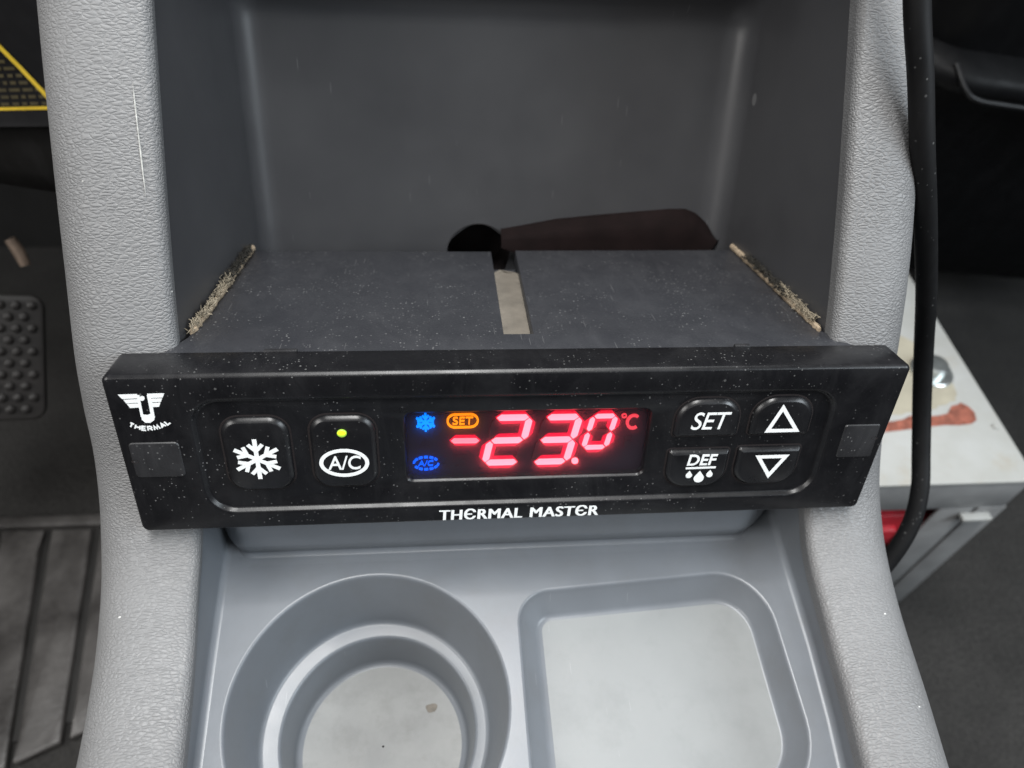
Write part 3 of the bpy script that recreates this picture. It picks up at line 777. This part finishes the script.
bm = BM(); pts = [(168,160),(185,172),(215,176),(240,170),(252,156),(256,138),(254,124),(246,119),(232,114.5),(214,112.5),(196,110),(168,107)]
pp = [Vector((a, b, 0)) for a, b in pts]; vv = []
for a, b in [(p[0]+random.gauss(0,.4), p[1]+random.gauss(0,.4)) for p in catmull(pts + [pts[0]], 5)[:-1]]: vv.append(bm.verts.new(G(a, b, 145.26)))
f = bm.faces.new(vv); bmesh.ops.triangulate(bm, faces=[f]); link('label_remnant', recalc(bm), plain('aged_cream_paper', (.32,.295,.23), .7, 0, .14, 60), top)
bm = BM(); box(bm, 234, 253, 71.3, 72.7, 22, 118.8, G, .3); box(bm, 149.8, 268.4, 104, 105.4, 1, 143, G, .3); link('inner_panel', bm, M_GREYM, mb)
# red connector inside the box mouth
M_RED = plain('red_plastic', (.42,.018,.03), .35, 0, .25, 90)
rc = thing('cable_connector', 'red plastic cable connector inside the open front of the white box', 'connector', G(228, 90, 70))
bm = BM(); box(bm, 200, 252, 76, 104, 70, 103, G, 2.5); body = link('body', bm, M_RED, rc)
bm = BM(); box(bm, 206, 224, 72.5, 82, 78, 94, G, 1.5); box(bm, 229, 247, 72.5, 82, 78, 94, G, 1.5); link('terminal_cap', bm, M_RED, rc)
bm = BM(); box(bm, 205, 248, 79, 100, 60, 69, G, 1.5); link('base', bm, plain('dark_red_plastic', (.12,.02,.02), .5), rc)

# ------------------------------------------------------------------ dark dash side with a pocket, far right
M_DASH = black_plastic('black_dash_plastic', (.004,.004,.0045), .5, .0, False, .02, 200, .15)
dp = thing('dash_panel', 'black plastic dash panel with raised ridge behind the hanging cable', 'dash panel', G(300, 240, 100))
bm = BM(); rows = []
for y, z in ((330,60),(300,105),(285,170),(268,228),(256,240),(252,246),(256,252),(272,258),(262,330),(235,420),(200,480),(120,530),(80,560),(85,590),(200,640),(420,660)):  # last rows: unseen overhang, added to shade the floor on this side
    rows.append([G(x, y + (.0 if x > 262 else (262-x)*.9), z + (x-300)*-.10) for x in np.linspace(180, 560, 40)])
grid(bm, rows); link('panel', recalc(bm), M_DASH, dp, angle=70)
bm = BM(); tube(bm, [G(*p) for p in catmull([(258,262,258),(262,250,250),(269,246,246.5),(285,245,244.5),(330,244,240),(420,243,230)], 8)], 1.5, 12); link('ridge', bm, black_plastic('satin_black_trim', (.010,.010,.011), .42, .0, False, .03, 200, .3), dp)

# ------------------------------------------------------------------ driver's side: knee panel with warning label, pedal, mat
kp = thing('knee_panel', 'black knee panel with yellow-lined warning label, far left behind the console', 'knee panel', G(-200, 180, 240))
M_KNEE = black_plastic('black_knee_plastic', (.006,.006,.007), .6, .0, False, .02, 200, .15)
M_KNEE2 = black_plastic('charcoal_lower_trim', (.015,.0145,.014), .6, .0, False, .05, 200, .15)
bm = BM(); rows = []
for y, z in ((172.5,266),(174,268),(180,285),(192,330),(205,400),(190,470),(130,530),(90,560),(95,590),(200,640),(420,660)): rows.append([G(x, y + (x+170)*.05, z) for x in (-420,-300,-220,-150,-118)])  # upper rows run into an unseen overhang added to darken the footwell
grid(bm, rows); kpan = link('panel', recalc(bm), M_KNEE, kp)
bm = BM(); rows = []
for y, z in ((176,264.5),(177,255),(176,242),(182,228),(200,216),(240,210)): rows.append([G(x, y + (x+170)*.05, z + max(0, -(x+185))*.25) for x in np.linspace(-420, -118, 24)])
grid(bm, rows); link('lower_trim', recalc(bm), M_KNEE2, kp)
M_YEL = plain('yellow_ink', (.72,.50,.03), .5, 0, .1, 300); M_YELD = plain('worn_yellow_ink', (.055,.042,.012), .6, 0, .4, 150)
def KP(x, t, lift=.35):                       # point on the knee panel: x, height above its lower edge
    z = 268 + t; y = float(np.interp(z, [268,285,330,400], [174,180,192,205]))
    return G(x, y + (x+170)*.05 - lift, z + .1)
bm = BM()
def kline(a, b, w, lift=.35):
    ax, at = a; bx, bt = b; d = Vector((bx-ax, bt-at)).normalized(); nn = Vector((-d.y, d.x))*w
    bm.faces.new([bm.verts.new(KP(*q, lift)) for q in ((ax+nn.x, at+nn.y), (ax-nn.x, at-nn.y), (bx-nn.x, bt-nn.y), (bx+nn.x, bt+nn.y))])
kline((-230,3.2),(-150,4.6),.55,.30); 
for q in range(8): kline((-208+41*q/8, 63-59.5*q/8), (-208+41*(q+1)/8, 63-59.5*(q+1)/8), .8, .5+.01*(q%2))
wl = link('warning_label', recalc(bm), M_YEL, kpan)
bm = BM()
for k in range(7):
    x = -205
    while x < -172 + k*1.5:
        ww = random.uniform(1.2, 4); t = 5.5 + k*2.4
        if x + ww < -158 - t*1.35 + 4:
            kline((x, t+(x+190)*.017), (x+ww, t+(x+ww+190)*.017), .55)
        x += ww + random.uniform(.8, 1.5)
link('label_print', recalc(bm), M_YELD, wl)
# pedal
pd = thing('pedal', 'black ribbed rubber foot pedal at the left edge, beside the console', 'pedal', G(-232, 165, 90))
o_ = Vector((-213, 176, 172)); dn = (Vector((-214, 131, 131)) - o_); lf = Vector((-1, -.28, .33)).normalized(); dn_l = dn.length; dn = dn.normalized()
nrm = lf.cross(dn).normalized()
if nrm.y > 0: nrm = -nrm
def PD(a, b, h): return o_ + lf*a + dn*b + nrm*h
bm = BM(); rows = []
for ins, h in ((0,-9),(0,-1.5),(.5,-.4),(1.6,0)): rows.append([PD(x, z, h) for x, z in rrect(*inset((0, 62, 0, dn_l, 6), ins), n=6)])
vs = grid(bm, rows, close_u=True); bm.faces.new(vs[-1])
M_RUB = plain('worn_black_rubber', (.012,.0105,.010), .55, 0, .35, 60)
link('pad', recalc(bm), M_RUB, pd)
bm = BM()
for i in range(9):
    for j in range(10):
        a = 5 + i*6.4 + (j % 2)*3.2; b = 5 + j*5.6
        if a > 58 or b > dn_l-4: continue
        rows = [[PD(a+r*math.cos(q), b+r*math.sin(q), h) for q in [2*math.pi*k/8 for k in range(8)]] for r, h in ((2.3,-.2),(2.0,1.2),(1.0,1.8))]
        vs = grid(bm, rows, close_u=True); bm.faces.new(vs[-1])
link('tread', recalc(bm), M_RUB, pd)
bm = BM(); tube(bm, [PD(30, 10, -6), PD(34, -30, -20), G(-240, 260, 300)], 6, 10); link('arm', bm, M_KNEE, pd)
bm = BM(); tube(bm, [G(-228,197,190), G(-225.5,194.5,184), G(-224,191.5,178)], [2.6,2.9,2.4], 10); link('arm_pin', bm, plain('tan_metal', (.20,.15,.115), .5, .2, .2, 300), pd)
# ribbed rubber mat
mt = thing('floor_mat', 'worn ribbed black rubber floor mat on the carpet, lower left', 'floor mat', G(-240, 80, 0))
def rubber():
    m, nt, b = mat('worn_mat_rubber'); co = coords(nt)
    n1 = noise(nt, co, 22, 6, .7); nt.links.new(ramp(nt, n1.outputs[0], [(.35, (.03,.028,.027)), (.7, (.105,.10,.097))]), b.inputs['Base Color'])
    rr = ramp(nt, noise(nt, co, 40, 5).outputs[0], [(.3, (.28,)*3), (.7, (.5,)*3)]); nt.links.new(rr, b.inputs['Roughness'])
    bump(nt, b, noise(nt, co, 260, 4).outputs[0], .4, .0008); return m
M_MAT = rubber()
bm = BM(); e0 = lambda x: 18 + (x+219)*.45
v = [G(-420,150,1.5), G(-150,150,1.5), G(-150, e0(-150), 1.5), G(-420, e0(-300)-20, 1.5)]
bmq = BM(); top_ = [bmq.verts.new(p) for p in v]; bot = [bmq.verts.new(p - Vector((0,0,1.4))) for p in v]; bmq.faces.new(top_); 
for i in range(4): bmq.faces.new((top_[i], top_[(i+1)%4], bot[(i+1)%4], bot[i]))
link('mat_base', recalc(bmq), plain('mat_groove_rubber', (.02,.019,.018), .6, 0, .2, 80), mt)
bm.free()
for k in range(-5, 5):
    xa, xb = -267 + 29.5*k, -243 + 23.5*k
    bm = BM()
    A = [(xa+3.2, 141.5), (xa+27.2, 141.5), (xb+22.0, 16+(xb+22+219)*.45), (xb+2.5, 16+(xb+2.5+219)*.45)]
    rows = []
    for ins, z in ((0,1.55),(0,4.6),(.6,5.4),(1.6,5.7)):
        cx = sum(a for a, _ in A)/4; cy = sum(b for _, b in A)/4
        r = []
        for i in range(4):
            (x0, y0), (x1, y1) = A[i], A[(i+1) % 4]
            for t in np.linspace(0, 1, 8, endpoint=False):
                x, y = x0+(x1-x0)*t, y0+(y1-y0)*t
                r.append(G(x + (cx-x)/abs(cx-x+1e-6)*min(ins, abs(cx-x)), y + (cy-y)/max(abs(cy-y),1e-6)*min(ins, abs(cy-y)), z + random.gauss(0, .12 if z > 4 else 0)))
        rows.append(r)
    vs = grid(bm, rows, close_u=True); bm.faces.new(vs[-1]); link('rib', recalc(bm), M_MAT, mt, angle=45)
bm = BM(); box(bm, -420, -150, 143.5, 151, 1.55, 6.5, G, 1.2); link('rim', bm, M_MAT, mt)
